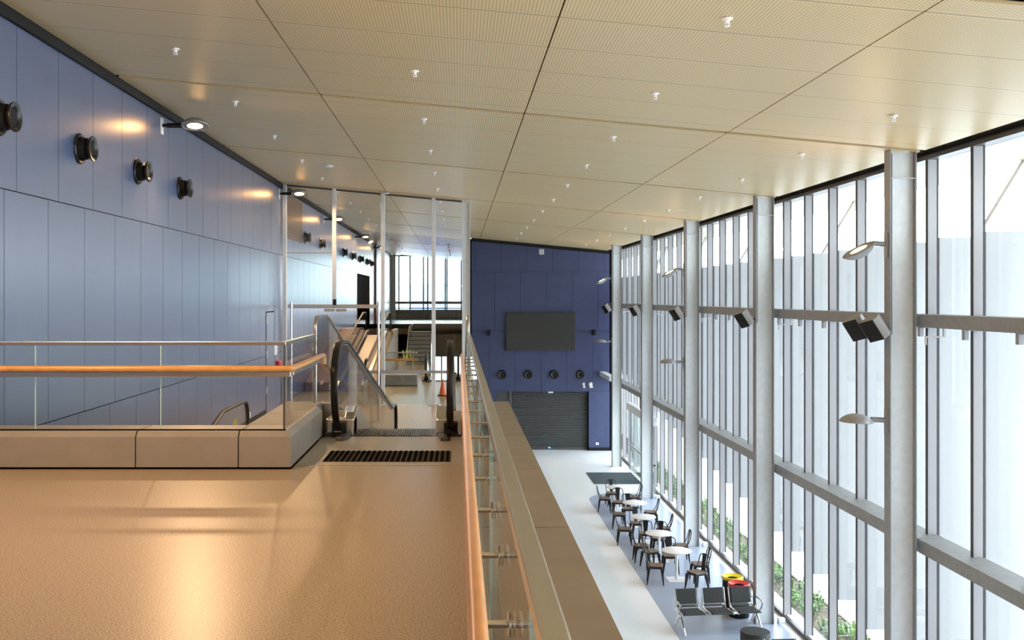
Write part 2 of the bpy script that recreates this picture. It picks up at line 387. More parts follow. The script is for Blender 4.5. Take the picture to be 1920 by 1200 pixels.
# exterior: sunshade fins, struts, soffit, garden
fy = [y for y in MULL if y > 7.0]
f0 = None
for y in fy:
    zb = -4.23 + 0.092 * (y + .05 - 19.0)
    o = MB().box(XG + 0.02, XG + 0.80, y + 0.02, y + 0.10, zb, 2.565).build('sunshade_fin', 'fin', None, .008)
    tag(o, 'tall pale grey vertical sunshade fin standing just outside the glass wall', 'fin', 'sunshade fins outside the glass wall')
for y in COLY:
    tag(MB().tube([(7.5, y + .7, 1.5), (8.9, y + .7, 3.8)], 0.085, 8).build('diagonal_strut', 'wpaint', None, 0, True), 'pale diagonal strut propping the roof overhang outside the glass', 'strut', 'diagonal struts outside the glass')
struct(MB().box(7.4, 9.2, -4.6, 60, 3.80, 3.95).build('soffit_exterior', 'soffit'), 'pale overhanging roof soffit outside the glass', 'soffit')
struct(MB().box(-40, 80, -30, 260, ZG - 0.6, ZG - 0.32).build('ground_exterior', 'path'), 'pale paved ground outside', 'ground')
struct(MB().box(8.52, 60, -4.6, 120, ZG - 0.32, ZG - 0.02).build('path_exterior', 'path'), 'bright concrete path beyond the garden bed', 'path')
struct(MB().box(7.5, 8.42, 2, 60, ZG - 0.32, ZG + 0.0).build('soil_bed', 'soil'), 'planted soil bed along the foot of the glass wall', 'garden bed')
struct(MB().box(8.42, 8.52, 2, 60, ZG - 0.32, ZG + 0.05).build('kerb_exterior', 'path'), 'thin concrete edging of the garden bed', 'kerb')
m = MB()
for i in range(400):
    x, y = random.uniform(7.58, 8.36), random.uniform(12, 46)
    for k in range(7):
        a = random.uniform(0, 6.28); h = random.uniform(.10, .34); l = random.uniform(.10, .25); w = .03
        c, s_ = math.cos(a), math.sin(a)
        p = [(x, y, ZG), (x + c * l * .5 - s_ * w, y + s_ * l * .5 + c * w, ZG + h * .8), (x + c * l, y + s_ * l, ZG + h * .75), (x + c * l * .5 + s_ * w, y + s_ * l * .5 - c * w, ZG + h * .8)]
        m._f([m.b.verts.new(q) for q in p])
tag(m.build('garden_foliage', 'leaf'), 'low green plants growing in the bed outside the glass', 'plants', None, 'stuff')

# ------------------------------------------------------------------ near kerb walls (parapets) with glass balustrades
ZK = 0.36
def kerb_front(m, x0, x1, y0, y1):      # panel with chamfered top edge on the room side
    m.prism([(y0, 0.02), (y0, ZK - .05), (y0 + .055, ZK), (y1, ZK), (y1, 0.02)], x0, x1)
m = MB()
for xa, xb in ((-5.08, -3.113), (-3.10, -2.125)): kerb_front(m, xa, xb, 9.74, 10.25)
m.box(-2.112, -1.615, 9.74, 10.25, .02, ZK - .05)
m.hexa([(-2.112, 9.74, ZK - .05), (-1.615, 9.74, ZK - .05), (-1.615, 10.25, ZK - .05), (-2.112, 10.25, ZK - .05), (-2.112, 9.795, ZK), (-1.67, 9.795, ZK), (-1.67, 10.25, ZK), (-2.112, 10.25, ZK)])
for ya, yb in ((10.258, 11.20), (11.208, 12.0)):
    m.prism([(-1.615, .02), (-1.615, ZK - .05), (-1.67, ZK), (-1.70, ZK), (-1.70, .02)], ya, yb, 'y')
m.mi = 2
for ya, yb in ((10.26, 11.30), (11.31, 12.6)): m.box(-2.14, -1.70, ya, yb, -0.3, ZK - .001)
m.mi = 1
m.box(-5.08, -1.66, 9.79, 10.24, -0.3, ZK - .09); m.box(-2.12, -1.66, 9.79, 12.0, -0.3, ZK - .09); m.box(-5.08, -1.63, 9.755, 9.79, 0, .02); m.box(-1.66, -1.63, 9.755, 12, 0, .02)
struct(m.build('kerb_void', ['kerb', 'joint', 'ledge']), 'low grey brown clad kerb wall around the stair void', 'kerb')
m = MB(); yj = [-4.6, -6.4, -4.8, -3.2, -1.6, 0.0, 1.29, 3.03, 4.55, 6.1, 7.9, 9.6, 11.15, 12.6]
yj = [-4.6, -5.4, -3.9, -2.4, -0.9, 0.6, 2.12, 3.63, 5.69, 7.64, 9.5, 11.2, 12.6]
for ya, yb in zip(yj, yj[1:]): m.box(0.06, 0.62, ya + .008, yb - .008, -0.45, ZK)
m.mi = 1; m.box(0.07, 0.60, -4.6, 12.58, -0.44, ZK - .08)
struct(m.build('kerb_edge', ['ledge', 'joint']), 'wide grey brown coping slabs along the edge above the hall', 'kerb')

bal = thing('glass_balustrade', (-3.3, 9.86, ZK), 'L shaped glass balustrade with orange wooden handrail around the void beside the blue wall', 'balustrade')
for xa, xb in ((-5.08, -4.12), (-4.11, -2.90), (-2.89, -1.71)):
    MB().box(xa, xb - .004, 9.852, 9.868, ZK - .02, 1.19).build('glass_panel', 'glass', bal)
for xa in (-4.115, -2.895): MB().box(xa - .006, xa + .002, 9.852, 9.868, ZK, 1.19).build('glass_joint', 'glass_edge', bal)
for ya, yb in ((9.87, 10.95), (10.96, 11.95)):
    MB().box(-1.706, -1.690, ya, yb, ZK - .02, 1.19).build('glass_panel', 'glass', bal)
MB().box(-1.706, -1.69, 9.852, 9.868, ZK, 1.19).build('corner_edge', 'dsteel', bal)
MB().box(-5.08, -1.68, 9.845, 9.877, 1.185, 1.222).box(-1.715, -1.68, 9.877, 11.97, 1.185, 1.222).build('top_rail', 'steel', bal, .004)
MB().box(-5.08, -1.68, 9.835, 9.85, ZK - .01, ZK + .012).build('base_channel', 'joint', bal)
MB().tube([(-5.08, 9.755, .965), (-1.66, 9.755, .965), (-1.62, 9.765, .965), (-1.608, 9.80, .965), (-1.605, 12.0, .965), (-1.605, 12.03, .955), (-1.605, 12.04, .90), (-1.605, 12.04, .86)], .030, 14).build('handrail', 'wood', bal, 0, True)
MB().box(-5.08, -1.62, 9.765, 9.80, .885, .935).box(-1.63, -1.595, 9.8, 11.98, .90, .935).build('rail_flat', 'steel', bal, .004)
for x in (-4.6, -3.7, -2.6, -1.9): MB().tube([(x, 9.78, .91), (x, 9.852, .91)], .014, 10).build('rail_bracket', 'steel', bal)
for y in (10.3, 11.4): MB().tube([(-1.62, y, .92), (-1.69, y, .92)], .014, 10).build('rail_bracket', 'steel', bal)

bal = thing('glass_balustrade', (0.125, 5, ZK), 'long glass balustrade with pale wooden handrail beside the drop into the hall', 'balustrade')
for ya, yb in ((-3, -0.4), (-0.39, 1.70), (1.71, 3.9), (3.91, 6.1), (6.11, 8.3), (8.31, 10.5), (10.51, 12.6)):
    MB().box(.118, .133, ya, yb - .004, ZK - .02, 1.185).build('glass_panel', 'glass', bal)
    MB().box(.118, .133, yb - .004, yb + .002, ZK, 1.185).build('glass_joint', 'glass_edge', bal)
MB().box(.106, .145, -3, 12.6, 1.18, 1.215).build('top_rail', 'steel', bal, .004)
MB().box(.108, .143, -3, 12.6, ZK - .01, ZK + .02).build('base_channel', 'steel', bal)
MB().tube([(.039, -3, .975), (.039, 11.9, .975), (.041, 11.97, .965), (.041, 12.0, .93)], .021, 16).build('handrail', 'wood', bal, 0, True)
yb = 1.98
yl = [2.25 + .603 * k for k in range(17)]
for y in yl:
    br = MB().tube([(.041, y, .957), (.041, y, .935), (.055, y, .925), (.150, y, .925)], .009, 10).build('rail_bracket', 'steel', bal, 0, True)
    MB().lathe([(0, -.010), (.022, -.010), (.029, -.007), (.029, -.002), (0, -.002)], 18, Matrix.Translation((.118, y, .925)) @ Matrix.Rotation(R(90), 4, 'Y')).lathe(
        [(0, .0), (.029, .0), (.029, .006), (.022, .009), (0, .009)], 18, Matrix.Translation((.133, y, .925)) @ Matrix.Rotation(R(90), 4, 'Y')).build('clamp_disc', 'chrome', br, 0, True)

# ------------------------------------------------------------------ moving walkways
def arcpts(c, r, a0, a1, n, sy=1.0):
    return [(c[0] + r * sy * math.cos(R(a0 + (a1 - a0) * i / n)), c[1] + r * math.sin(R(a0 + (a1 - a0) * i / n))) for i in range(n + 1)]
def walkway(label, xl, xr, deck, hr_near, hr_far, side=0.0, boxes=True, simple=False):
    """deck: (y, z) of pallet line, near to far; a handrail runs above it with round newels at both ends"""
    (ya, za), (yb, zb) = deck[0], deck[-1]
    w = thing('moving_walkway', ((xl + xr) / 2, ya, za), label, 'moving walkway')
    mid = [(y, z) for y, z in deck]
    near = arcpts((ya - .02, za + .62), .50, 262, 95, 12, .95)
    far = arcpts((yb + .02, zb + hr_far - .42), .42, 85, -82, 10, .8)
    path = near[:-1] + [(ya + .1, za + hr_near)] + [(y, z + hr_near + (hr_far - hr_near) * (y - ya) / (yb - ya)) for y, z in mid[1:-1]] + [(yb - .1, zb + hr_far)] + far[1:]
    near = [(y, z) for y, z in near]
    for x, sg in ((xl, 1), (xr, -1)):
        MB().ribbon(path, .078, .042, x).build('handrail', 'rubber', w, 0, True)
        inner = [(y + (0.02 if i < 8 else 0), z - .02) for i, (y, z) in enumerate(path)]
        gp = MB().prism(path[1:-1] + [(yb, zb + .05)] + [(y, z + .05) for y, z in mid[-2:0:-1]] + [(ya + .05, za + .05)], x - .006, x + .006).build('glass_side', 'glass', w)
        trim = [(p[0], p[1] - .032) for p in path[11:-10]]
        MB().ribbon(trim, .05, .018, x).build('rail_track', 'steel', w, 0, True)
        lo = [(y, z - .35) for y, z in mid]; hi = [(y, z + .24) for y, z in mid]
        y1_, z1_ = mid[1]; y2_, z2_ = mid[2]; sl = (z2_ - z1_) / (y2_ - y1_)
        hi = [(ya + .10, za + .20), (ya + .42, za + .32), (ya + .78, za + .24), (ya + 3.2, z1_ + sl * (ya + 3.2 - y1_) + .03)] + [(y, z + .03) for y, z in mid[2:]]
        if zb > za: hi = [(ya + .1, za + .2), (ya + .42, za + .32)] + [(y, z + .2) for y, z in mid[1:]]
        MB().prism([(y, z) for y, z in hi] + lo[::-1], x + sg * .05, x + sg * .17).build('inner_skirt', 'steel', w, .006)
        MB().prism([(y, z - .06) for y, z in hi] + lo[::-1], x - sg * .13, x + sg * .05).build('outer_deck', 'plate', w, .006)
        if boxes:
            c = MB().box(x - (.16 if sg > 0 else .17), x + (.17 if sg > 0 else .15), ya + .0, ya + .40, za + .0, za + .21).build('newel_base', 'steel', w, .02)
            b_ = MB().box(x - .075, x + .085, ya - .10, ya + .02, za + .035, za + .175).build('rail_inlet', 'black', w, .012)
            tag(MB().box(x - .16, x + .1, ya - .02, ya + .3, za + .001, za + .05).build('plinth', 'dsteel', w), None)
            MB().prism([(x + sg * .06 - .05, ya - .42), (x + sg * .06 + .04, ya - .42), (x + sg * .1 + .05, ya - .05), (x + sg * .1 - .05, ya - .05)], za + .001, za + .05, 'z').build('floor_guide', 'dsteel', w, .012)
    MB().prism([(y, z) for y, z in mid] + [(y, z - .2) for y, z in mid[::-1]], xl + .17, xr - .17).build('pallet_belt', 'dsteel', w)
    m2 = MB(); n = int((xr - xl - .36) / .03)
    for i in range(n):
        x = xl + .18 + i * .03
        m2.prism([(ya, za), (ya, za + .012), (ya + .6, za + .012), (ya + .6, za)], x, x + .014)
    m2.build('comb', 'dsteel', w)
    return w
WX0, WX1 = -1.42, -0.10
wk = walkway('nearest moving walkway with black handrails, descending beside the wooden handrail', WX0, WX1,
             [(12.05, 0), (12.75, 0), (21.4, ZL), (22.55, ZL)], 1.12, 0.73)
# small pale lettering strokes on the newel inlet box, white and blue notice on the steel skirt
for ch in wk.children:
    if ch.name.startswith('rail_inlet') and ch.matrix_basis is not None and min((v.co.x for v in ch.data.vertices)) < 0:
        lm = MB()
        for k in range(10):
            if k == 6: continue
            lm.box(-1.470 + k * .0085, -1.4645 + k * .0085, 11.9485, 11.9495, .066, .074)
        lm.build('lettering', 'white', ch)
        break
st = MB().hexa([(-1.365, 12.12, .285), (-1.255, 12.12, .285), (-1.255, 12.30, .335), (-1.365, 12.30, .335), (-1.365, 12.118, .287), (-1.255, 12.118, .287), (-1.255, 12.298, .337), (-1.365, 12.298, .337)]).build('notice_sticker', 'sticker', wk)

for k in range(3):
    u0 = 12.15 + k * .05; zz = .285 + (u0 - 12.12) * .05 / .18 + .0035
    MB().hexa([(-1.35, u0, zz), (-1.28, u0, zz), (-1.28, u0 + .022, zz + .006), (-1.35, u0 + .022, zz + .006), (-1.35, u0, zz + .001), (-1.28, u0, zz + .001), (-1.28, u0 + .022, zz + .007), (-1.35, u0 + .022, zz + .007)]).build('print_line', 'stickerblue', st)
# tall glass guards either side of the walkway ramp
def guard(x, label):
    g = thing('ramp_guard', (x, 12.3, 0.0), label, 'glass guard')
    y0 = 12.02 if x < 0 else 12.63
    top = [(y0, .40), (y0, 1.22)] + arcpts((y0 + .15, 1.27), .15, 180, 90, 5) + [(13.0, 1.42)] + [(13.25, 1.38), (21.2, -.38), (21.5, -.6), (21.55, -1.0)]
    low = [(21.55, ZL + .36), (21.0, ZL + .345), (12.8, .345), (12.6, .365), (y0, .365)]
    MB().prism(top + low, x - .006, x + .006).build('glass_panel', 'glass', g)
    MB().ribbon(top, .035, .03, x).build('rim', 'steel', g, 0, True)
guard(-1.70, 'tall sloping glass guard with steel rim between the void and walkway')
guard(0.115, 'tall sloping glass guard with steel rim between the walkway and hall')
# clad sides of the ramp
for x0, x1, nm in ((-1.98, -1.60, 'ramp_cladding'), (0.075, .62, 'ramp_cladding')):
    tag(MB().prism([(12.62, -.3), (12.62, .33), (12.8, .33), (21.0, ZL + .33), (21.0, ZL - .3)], x0, x1).build(nm, 'ledge'),
        'sloping grey brown cladding on the void side of the walkway' if x0 < -1 else 'sloping grey brown cladding on the hall side of the walkway', 'cladding')
walkway('second moving walkway in the void by the blue wall, only its upper handrail showing', -4.30, -2.90,
        [(9.2, -3.35), (9.9, -3.3), (18.5, ZL + .02), (20.3, ZL + .02)], 1.0, 1.0)
tag(box('warning_sticker', 'yellow', None, -4.312, -4.308, 19.35, 19.75, -.92, -.70), 'small yellow warning label on the void walkway glass', 'label')
walkway('distant moving walkway descending from the landing past the clad gallery wall', -1.20, -0.02,
        [(37.4, ZL), (38.2, ZL), (52.0, ZG + .6), (53.0, ZG + .6)], 1.04, 1.0)
w4 = walkway('bronze clad inclined walkway rising from the landing to the far gallery', -4.15, -3.05,
        [(33.5, ZL), (34.2, ZL), (44.0, 0.0), (45.0, 0.0)], 1.0, 1.0)
MB().prism([(33.5, ZL), (33.5, ZL + .30), (44.0, .30), (46.0, .30), (46.0, ZL)], -5.08, -4.29).build('side_cladding', 'clad_brown', w4)
MB().prism([(33.5, ZL), (33.5, ZL + .25), (44, .25), (46, .25), (46, ZL)], -2.91, -2.75).build('side_cladding', 'clad_brown', w4)

# floor plate, ribbed mat
struct(box('floor_plate', 'plate', None, -1.60, .05, 9.95, 12.02, 0.0, .003), 'grey beige landing plate in front of the walkway', 'floor')
m = MB(); m.box(-1.37, -.08, 10.16, 10.86, .003, .006); m.mi = 1
nr = 23
for i in range(nr):
    x = -1.365 + i * 1.285 / nr
    m.box(x + .006, x + .036, 10.17, 10.85, .006, .012)
tag(m.build('ribbed_mat', ['ribmat', 'joint']), 'black ribbed mat on the floor in front of the walkway', 'mat')

# ------------------------------------------------------------------ glazed partition at the landing
YP = 29.2
ps = thing('glazed_partition', (-2.4, YP, ZL), 'tall clear glass partition with slim galvanised posts across the landing', 'partition')
def px(x, d=YP): return (x - 860) * d / 1900
def pz(y, d=YP): return 1.65 - (y - 558) * d / 1900
for x, zb in ((px(534), ZL), (px(627), pz(572)), (px(718), ZL), (px(813), ZL)):
    MB().box(x - .055, x + .055, YP - .06, YP + .06, zb, cz(x) - .002).build('post', 'galv', ps, .006)
MB().box(px(813) - .16, px(813) + .16, YP - .08, YP + .08, ZL, ZL + .03).build('foot_plate', 'galv', ps)
MB().box(px(540), px(709), YP - .05, YP + .05, pz(578), pz(571)).build('door_track', 'steel', ps, .006)
for x in (px(547), px(710)): MB().tube([(x, YP - .1, ZL), (x, YP - .1, pz(566))], .035, 10).build('slim_post', 'steel', ps)
for x in (618, 640): MB().box(px(x) - .15, px(x) + .15, YP - .06, YP - .04, pz(584), pz(579)).build('track_plate', 'steel', ps)
MB().box(px(628) - .05, px(628) + .05, YP - .10, YP - .06, pz(572), pz(561)).build('door_closer', 'black', ps)
MB().box(px(684), px(840), YP - .08, YP - .05, pz(700), pz(694)).build('push_rail', 'alu', ps, .006)
MB().box(px(538), px(623), YP - .04, YP + .02, pz(475), pz(473)).build('transom', 'steel', ps)
for xa, xb, zb in ((538, 623, pz(474)), (631, 714, pz(474)), (722, 809, pz(474)), (817, 866, pz(474)), (538, 623, None), (631, 714, None)):
    if zb is not None:
        a, b = px(xa), px(xb)
        MB().hexa([(a, YP - .006, zb), (b, YP - .006, zb), (b, YP + .006, zb), (a, YP + .006, zb), (a, YP - .006, cz(a) - .02), (b, YP - .006, cz(b) - .02), (b, YP + .006, cz(b) - .02), (a, YP + .006, cz(a) - .02)]).build('glass_panel', 'glass', ps)
for xa, xb in ((538, 623), (631, 714)): MB().box(px(xa), px(xb), YP - .006, YP + .006, pz(571), pz(475)).build('glass_panel', 'glass_green', ps)
for xa, xb in ((722, 809), (817, 865)): MB().box(px(xa), px(xb), YP - .006, YP + .006, ZL + .02, pz(475)).build('glass_panel', 'glass_green', ps)
a, b = px(534), px(866)
MB().hexa([(a, YP - .03, cz(a) - .05), (b, YP - .03, cz(b) - .05), (b, YP + .03, cz(b) - .05), (a, YP + .03, cz(a) - .05), (a, YP - .03, cz(a) - .003), (b, YP - .03, cz(b) - .003), (b, YP + .03, cz(b) - .003), (a, YP + .03, cz(a) - .003)]).build('head_channel', 'dsteel', ps)
MB().box(px(713), px(722), YP - .14, YP - .07, pz(394), pz(379)).build('sensor_box', 'wpaint', ps, .01)
pc = thing('partition_column', (px(875), YP, ZL), 'tall galvanised steel column at the open end of the glass partition', 'column', None, 'thing')
MB().box(px(867.5), px(880), YP - .008, YP + .008, ZL, cz(.34) - .03).build('web', 'galv', pc)
MB().box(px(867.5) - .016, px(867.5), YP - .1, YP + .1, ZL, cz(.34) - .03).box(px(880), px(880) + .016, YP - .1, YP + .1, ZL, cz(.34) - .03).build('flange', 'galv', pc)
tag(MB().lathe([(0, 0), (.07, 0), (.10, -.03), (.05, -.06), (0, -.065)], 16, Matrix.Translation((px(727), YP - .5, cz(px(727))))).build('ceiling_sensor', 'wpaint', None, 0, True), 'flat white sensor on the ceiling just before the glass partition', 'sensor')
for x_, y_, l_ in ((616, 310, 'flat white round detector on the tan ceiling before the partition, off the sprinkler row'),):
    d_ = 2.8 / ((558 - y_) / 1900 + .093 * (x_ - 860) / 1900)
    tag(MB().lathe([(0, -.04), (.09, -.035), (.12, -.012), (.12, 0), (0, 0)], 18, Matrix.Translation(((x_ - 860) * d_ / 1900, d_, cz((x_ - 860) * d_ / 1900) - .001))).build('smoke_detector', 'wpaint', None, 0, True), l_, 'detector')

# ------------------------------------------------------------------ far concourse
m = MB()
for xa, xb in ((-2.4, -1.27), (-1.26, -.1), (-.09, .35)): m.box(xa, xb, 54.0, 54.05, -1.48, .26)
m.mi = 1; m.box(XW, .35, 54.05, 54.2, -1.5, .24)
struct(m.build('wall_gallery', ['kerb', 'joint']), 'grey brown clad gallery front beyond the landing', 'wall')
stt = thing('staircase', (-2.0, 46, ZL), 'short staircase with dark nosings climbing to the far gallery', 'staircase')
m = MB(); m2 = MB()
for i in range(8):
    z1 = ZL + (i + 1) * 1.45 / 8; y0 = 46.5 + i * .32
    m.box(-2.38, -1.30, y0, 49.4, ZL, z1); m2.box(-2.38, -1.30, y0 - .012, y0 + .05, z1 - .03, z1 + .004)
m.build('treads', 'kerb', stt); m2.build('nosings', 'black', stt)
MB().prism([(45.9, ZL), (45.9, ZL + .25), (49.2, .26), (53.9, .26), (53.9, ZL)], -2.42, -2.39).build('stringer', 'kerb', stt)
for i in range(4): MB().tube([(-1.27, 46.4 + i * .9, ZL + i * .4), (-1.27, 46.4 + i * .9, ZL + i * .4 + 1.0)], .03, 8).build('baluster', 'steel', stt)
# kerb with balustrade on the landing
fb = thing('glass_balustrade', (-2.1, 35.5, ZL), 'short glass balustrade with wooden rail on a clad kerb, in the distant landing', 'balustrade')
MB().box(-2.70, -1.45, 35.5, 36.1, ZL + .02, ZL + .39).build('kerb_base', 'kerb', fb, .02)
MB().box(-2.70, -1.45, 35.6, 35.615, ZL + .39, ZL + 1.16).build('glass_panel', 'glass', fb)
MB().tube([(-2.70, 35.55, ZL + .92), (-1.45, 35.55, ZL + .92)], .045, 12).build('handrail', 'wood', fb, 0, True)
MB().box(-2.70, -1.45, 35.59, 35.625, ZL + 1.15, ZL + 1.19).build('top_rail', 'steel', fb)
yr = thing('yellow_barrier', (-1.75, 36.6, ZL + .02), 'yellow striped barrier standing behind the distant balustrade', 'barrier')
for k in range(3): MB().hexa([(-1.98 + k * .12, 36.5, ZL + .85), (-1.93 + k * .12, 36.5, ZL + .85), (-1.93 + k * .12, 36.53, ZL + .85), (-1.98 + k * .12, 36.53, ZL + .85), (-2.03 + k * .12, 36.5, ZL + 1.2), (-1.98 + k * .12, 36.5, ZL + 1.2), (-1.98 + k * .12, 36.53, ZL + 1.2), (-2.03 + k * .12, 36.53, ZL + 1.2)]).build('slat', 'yellow', yr)
MB().box(-2.0, -1.97, 36.5, 36.53, ZL, ZL + .9).box(-1.66, -1.63, 36.5, 36.53, ZL, ZL + 1.2).build('frame', 'steel', yr)
cn = thing('traffic_cone', (-.50, 32.0, ZL), 'orange traffic cone on the landing beside the black newel', 'cone')
MB().box(-.66, -.34, 31.84, 32.16, ZL, ZL + .03).build('base', 'black', cn)
MB().lathe([(.12, .03), (.025, .52), (0, .52)], 16, Matrix.Translation((-.50, 32, ZL))).build('body', 'orange', cn, 0, True)
# end window
ew = thing('window_11', (-2.3, YE, 0), 'bright end window with dark frames beyond the gallery', 'window', None, 'structure')
MB().box(XW, .36, YE, YE + .02, 0, 4.8).build('pane', 'glass', ew)
for x in (748, 769, 794, 802, 835, 838, 865): MB().box(px(x, YE) - .05, px(x, YE) + .05, YE - .1, YE, 0, 4.8).build('mullion', 'dsteel', ew)
for y0, y1 in ((565, 570), (577, 579), (584, 587), (478, 481)): MB().box(px(735, YE), .36, YE - .08, YE, pz(y1, YE), pz(y0, YE)).build('rail', 'dsteel', ew)
MB().box(XW, .36, YE - .12, YE, 0, .75).build('spandrel', 'dsteel', ew)
MB().box(XW, px(742, YE), YE - .2, YE + .1, 0, 4.9).build('side_panel', 'fin', ew)
ew2 = thing('window_12', (-2.3, YE, ZG), 'lower end window seen beneath the gallery', 'window', None, 'structure')
MB().box(XW, .36, YE, YE + .02, ZG, -.3).build('pane', 'glass', ew2)
for x in (800, 812, 828, 845, 860): MB().box(px(x, YE) - .05, px(x, YE) + .05, YE - .1, YE, ZG, -.3).build('mullion', 'dsteel', ew2)
b_ = thing('far_building', (-3, 130, ZG - .3), 'pale and blue industrial building outside the end window', 'building')
MB().box(-6.2, 0.2, 128, 140, ZG, 3.4).build('hall', 'bldg', b_); MB().box(-1.6, 2.4, 127, 128, ZG, 3.0).build('annexe', 'bldg2', b_)
MB().box(-4.0, 1.6, 132, 138, 3.4, 7.2).build('tower', 'bldg2', b_); MB().box(-6.4, 2.6, 126.5, 128, ZG, -5.0).build('plinth', 'bldg2', b_)
struct(box('door_1', 'joint', None, XW, XW + .03, 51.0, 57.7, 0.0, 2.86), 'tall black opening in the far blue wall', 'door')
struct(box('trim_1', 'clad_brown', None, XW, XW + .12, 61.4, 62.2, 0.0, 4.85), 'brown vertical strip on the far blue wall', 'trim')
# brown louvre panel high on the wall beyond the partition
tag(box('wall_grille', 'clad_brown', None, XW, XW + .03, 29.6, 32.9, 3.42, 4.72), 'brown rectangular grille high on the wall behind the glass partition', 'grille')

# things on the side wall near the partition
dd = thing('door_2', (XW, 27.35, ZL), 'flush blue service door in the panelled wall', 'door', None, 'structure')
MB().box(XW, XW + .006, 26.8, 27.95, ZL, 1.28).build('gap', 'joint', dd); MB().box(XW + .004, XW + .012, 26.83, 27.92, ZL, 1.25).build('door_leaf', 'blue', dd)
for z in (-.9, .05, .95): MB().box(XW + .01, XW + .03, 26.80, 26.87, z, z + .18).build('hinge', 'wpaint', dd)
tag(box('wall_notice', 'sticker', None, XW, XW + .01, 28.0, 28.45, .06, .36), 'white paper notice on the blue wall beside the service door', 'notice')
tag(box('fire_call_point', 'red', None, XW, XW + .10, 28.3, 28.7, -.55, -.12, bevel=.02), 'red call point box on the blue wall below the notice', 'call point')
tag(box('wall_socket', 'wpaint', None, XW, XW + .02, 24.5, 24.75, -1.28, -1.14), 'white socket low on the blue wall beyond the void walkway', 'socket')
struct(box('baseboard_left', 'black', None, XW, XW + .02, 21.0, 26.8, ZL, ZL + .14), 'black skirting at the landing', 'baseboard')

# ------------------------------------------------------------------ round jet nozzles
nz = thing('jet_nozzle', (XW, 0, 0), '', 'air nozzle')
Tn = Matrix.Translation((XW, 0, 0)) @ Matrix.Rotation(R(90), 4, 'Y')
MB().lathe([(.12, .0), (.205, .0), (.208, .02), (.195, .035), (.165, .03), (.155, .01), (.12, .0)], 32, Tn).build('flange', 'nozzle', nz, 0, True)
MB().lathe([(0, .02), (.15, .02), (.145, .11), (.10, .13), (.10, .17), (0, .17)], 32, Tn).build('drum', 'black', nz, 0, True)
MB().lathe([(.10, .14), (.155, .16), (.170, .185), (.165, .20), (.125, .19), (.10, .16)], 32, Tn).build('ring', 'nozzle', nz, 0, True)
first = True
NZL = [(11.22, 'round black air nozzle on the blue wall, cut by the picture edge'), (13.62, 'round black air nozzle casting a shadow, second along the blue wall'),
       (16.08, 'round black air nozzle under the first lit wall lamp, third along the wall'), (18.54, 'round black air nozzle farthest before the partition on the blue wall')]
for y, l in NZL:
    if first: nz.location = (XW, y, 3.65); nz['label'] = l; nz['group'] = 'air nozzles on the side wall'; first = False
    else: dup(nz, (XW, y, 3.65), None, l, 'air nozzles on the side wall')
for i, x in enumerate((571, 600, 643, 660, 675, 688, 696)):
    d = 5.1 * 1900 / (860 - x)
    dup(nz, (XW, d, 3.64), None, 'small round black air nozzle on the wall seen through the glass partition', 'air nozzles beyond the partition')
for i, (x, l) in enumerate(((941, 'nearest the wooden handrail'), (990, 'second from the handrail side'), (1039, 'third from the handrail side'), (1088, 'next to the white sirens'))):
    dup(nz, (px(x, YF), YF, pz(702, YF)), R(-90), 'round black air nozzle above the roller door, ' + l, 'air nozzles on the end wall')

# ------------------------------------------------------------------ end wall fittings
sc_ = thing('led_screen', (px(1013, YF), YF, pz(657, YF)), 'large dark rectangular screen mounted on the blue end wall', 'screen')
MB().box(px(948.5, YF), px(1078, YF), YF - .16, YF - .01, pz(657, YF), pz(586, YF)).build('face', 'screen', sc_, .01)
MB().box(px(955, YF), px(1072, YF), YF - .02, YF, pz(652, YF), pz(591, YF)).build('mount', 'black', sc_)
for x, l in ((916, 'black box speaker on the end wall on the handrail side of the screen'), (1112, 'black box speaker on the end wall on the glass side of the screen')):
    s_ = thing('wall_speaker', (px(x, YF), YF, pz(623, YF)), l, 'speaker', 'speakers beside the screen')
    MB().box(px(x, YF) - .09, px(x, YF) + .09, YF - .32, YF - .10, pz(623, YF) - .13, pz(623, YF) + .13).build('cabinet', 'black', s_, .02)
    MB().box(px(x, YF) - .03, px(x, YF) + .03, YF - .11, YF, pz(623, YF) - .03, pz(623, YF) + .03).build('mount', 'dsteel', s_)
gr = thing('louvre_vent', (px(1015.5, YF), YF, pz(477, YF)), 'small white louvred vent high on the blue end wall', 'vent')
MB().box(px(1011, YF), px(1020, YF), YF - .05, YF, pz(477, YF), pz(467, YF)).build('frame', 'wpaint', gr)
for k in range(3): MB().box(px(1012, YF), px(1019, YF), YF - .055, YF - .05, pz(475 - k * 3, YF), pz(474 - k * 3, YF)).build('slot', 'dsteel', gr)
for x, w_, l in ((1094, .07, 'single small white siren on the end wall'), (1107, .10, 'larger pair of white floodlight heads on the end wall')):
    t = thing('siren', (px(x, YF), YF, pz(723, YF)), l, 'siren')
    MB().lathe([(0, 0), (w_, 0), (w_ * .8, .12), (0, .15)], 16, Matrix.Translation((px(x, YF), YF, pz(720, YF))) @ Matrix.Rotation(R(90), 4, 'X')).build('head', 'wpaint', t, 0, True)
    MB().box(px(x, YF) - w_ * .5, px(x, YF) + w_, YF - .1, YF, pz(727, YF), pz(723, YF)).build('base', 'wpaint', t, .01)
rd = thing('door_3', (px(1032, YF), YF + .4, ZG), 'wide dark grey roller shutter door at the foot of the end wall', 'door', None, 'structure')
m = MB(); n = 34; H = -2.67 - ZG
prof = []
for i in range(n):
    z = ZG + .12 + i * (H - .12) / n; h = (H - .12) / n
    prof += [(YF + .35, z), (YF + .32, z + h * .2), (YF + .32, z + h * .8), (YF + .35, z + h * .97)]
m.prism(prof + [(YF + .35, -2.67), (YF + .38, -2.67), (YF + .38, ZG + .12)], px(962, YF), 5.97).build('shutter', 'shutter', rd)
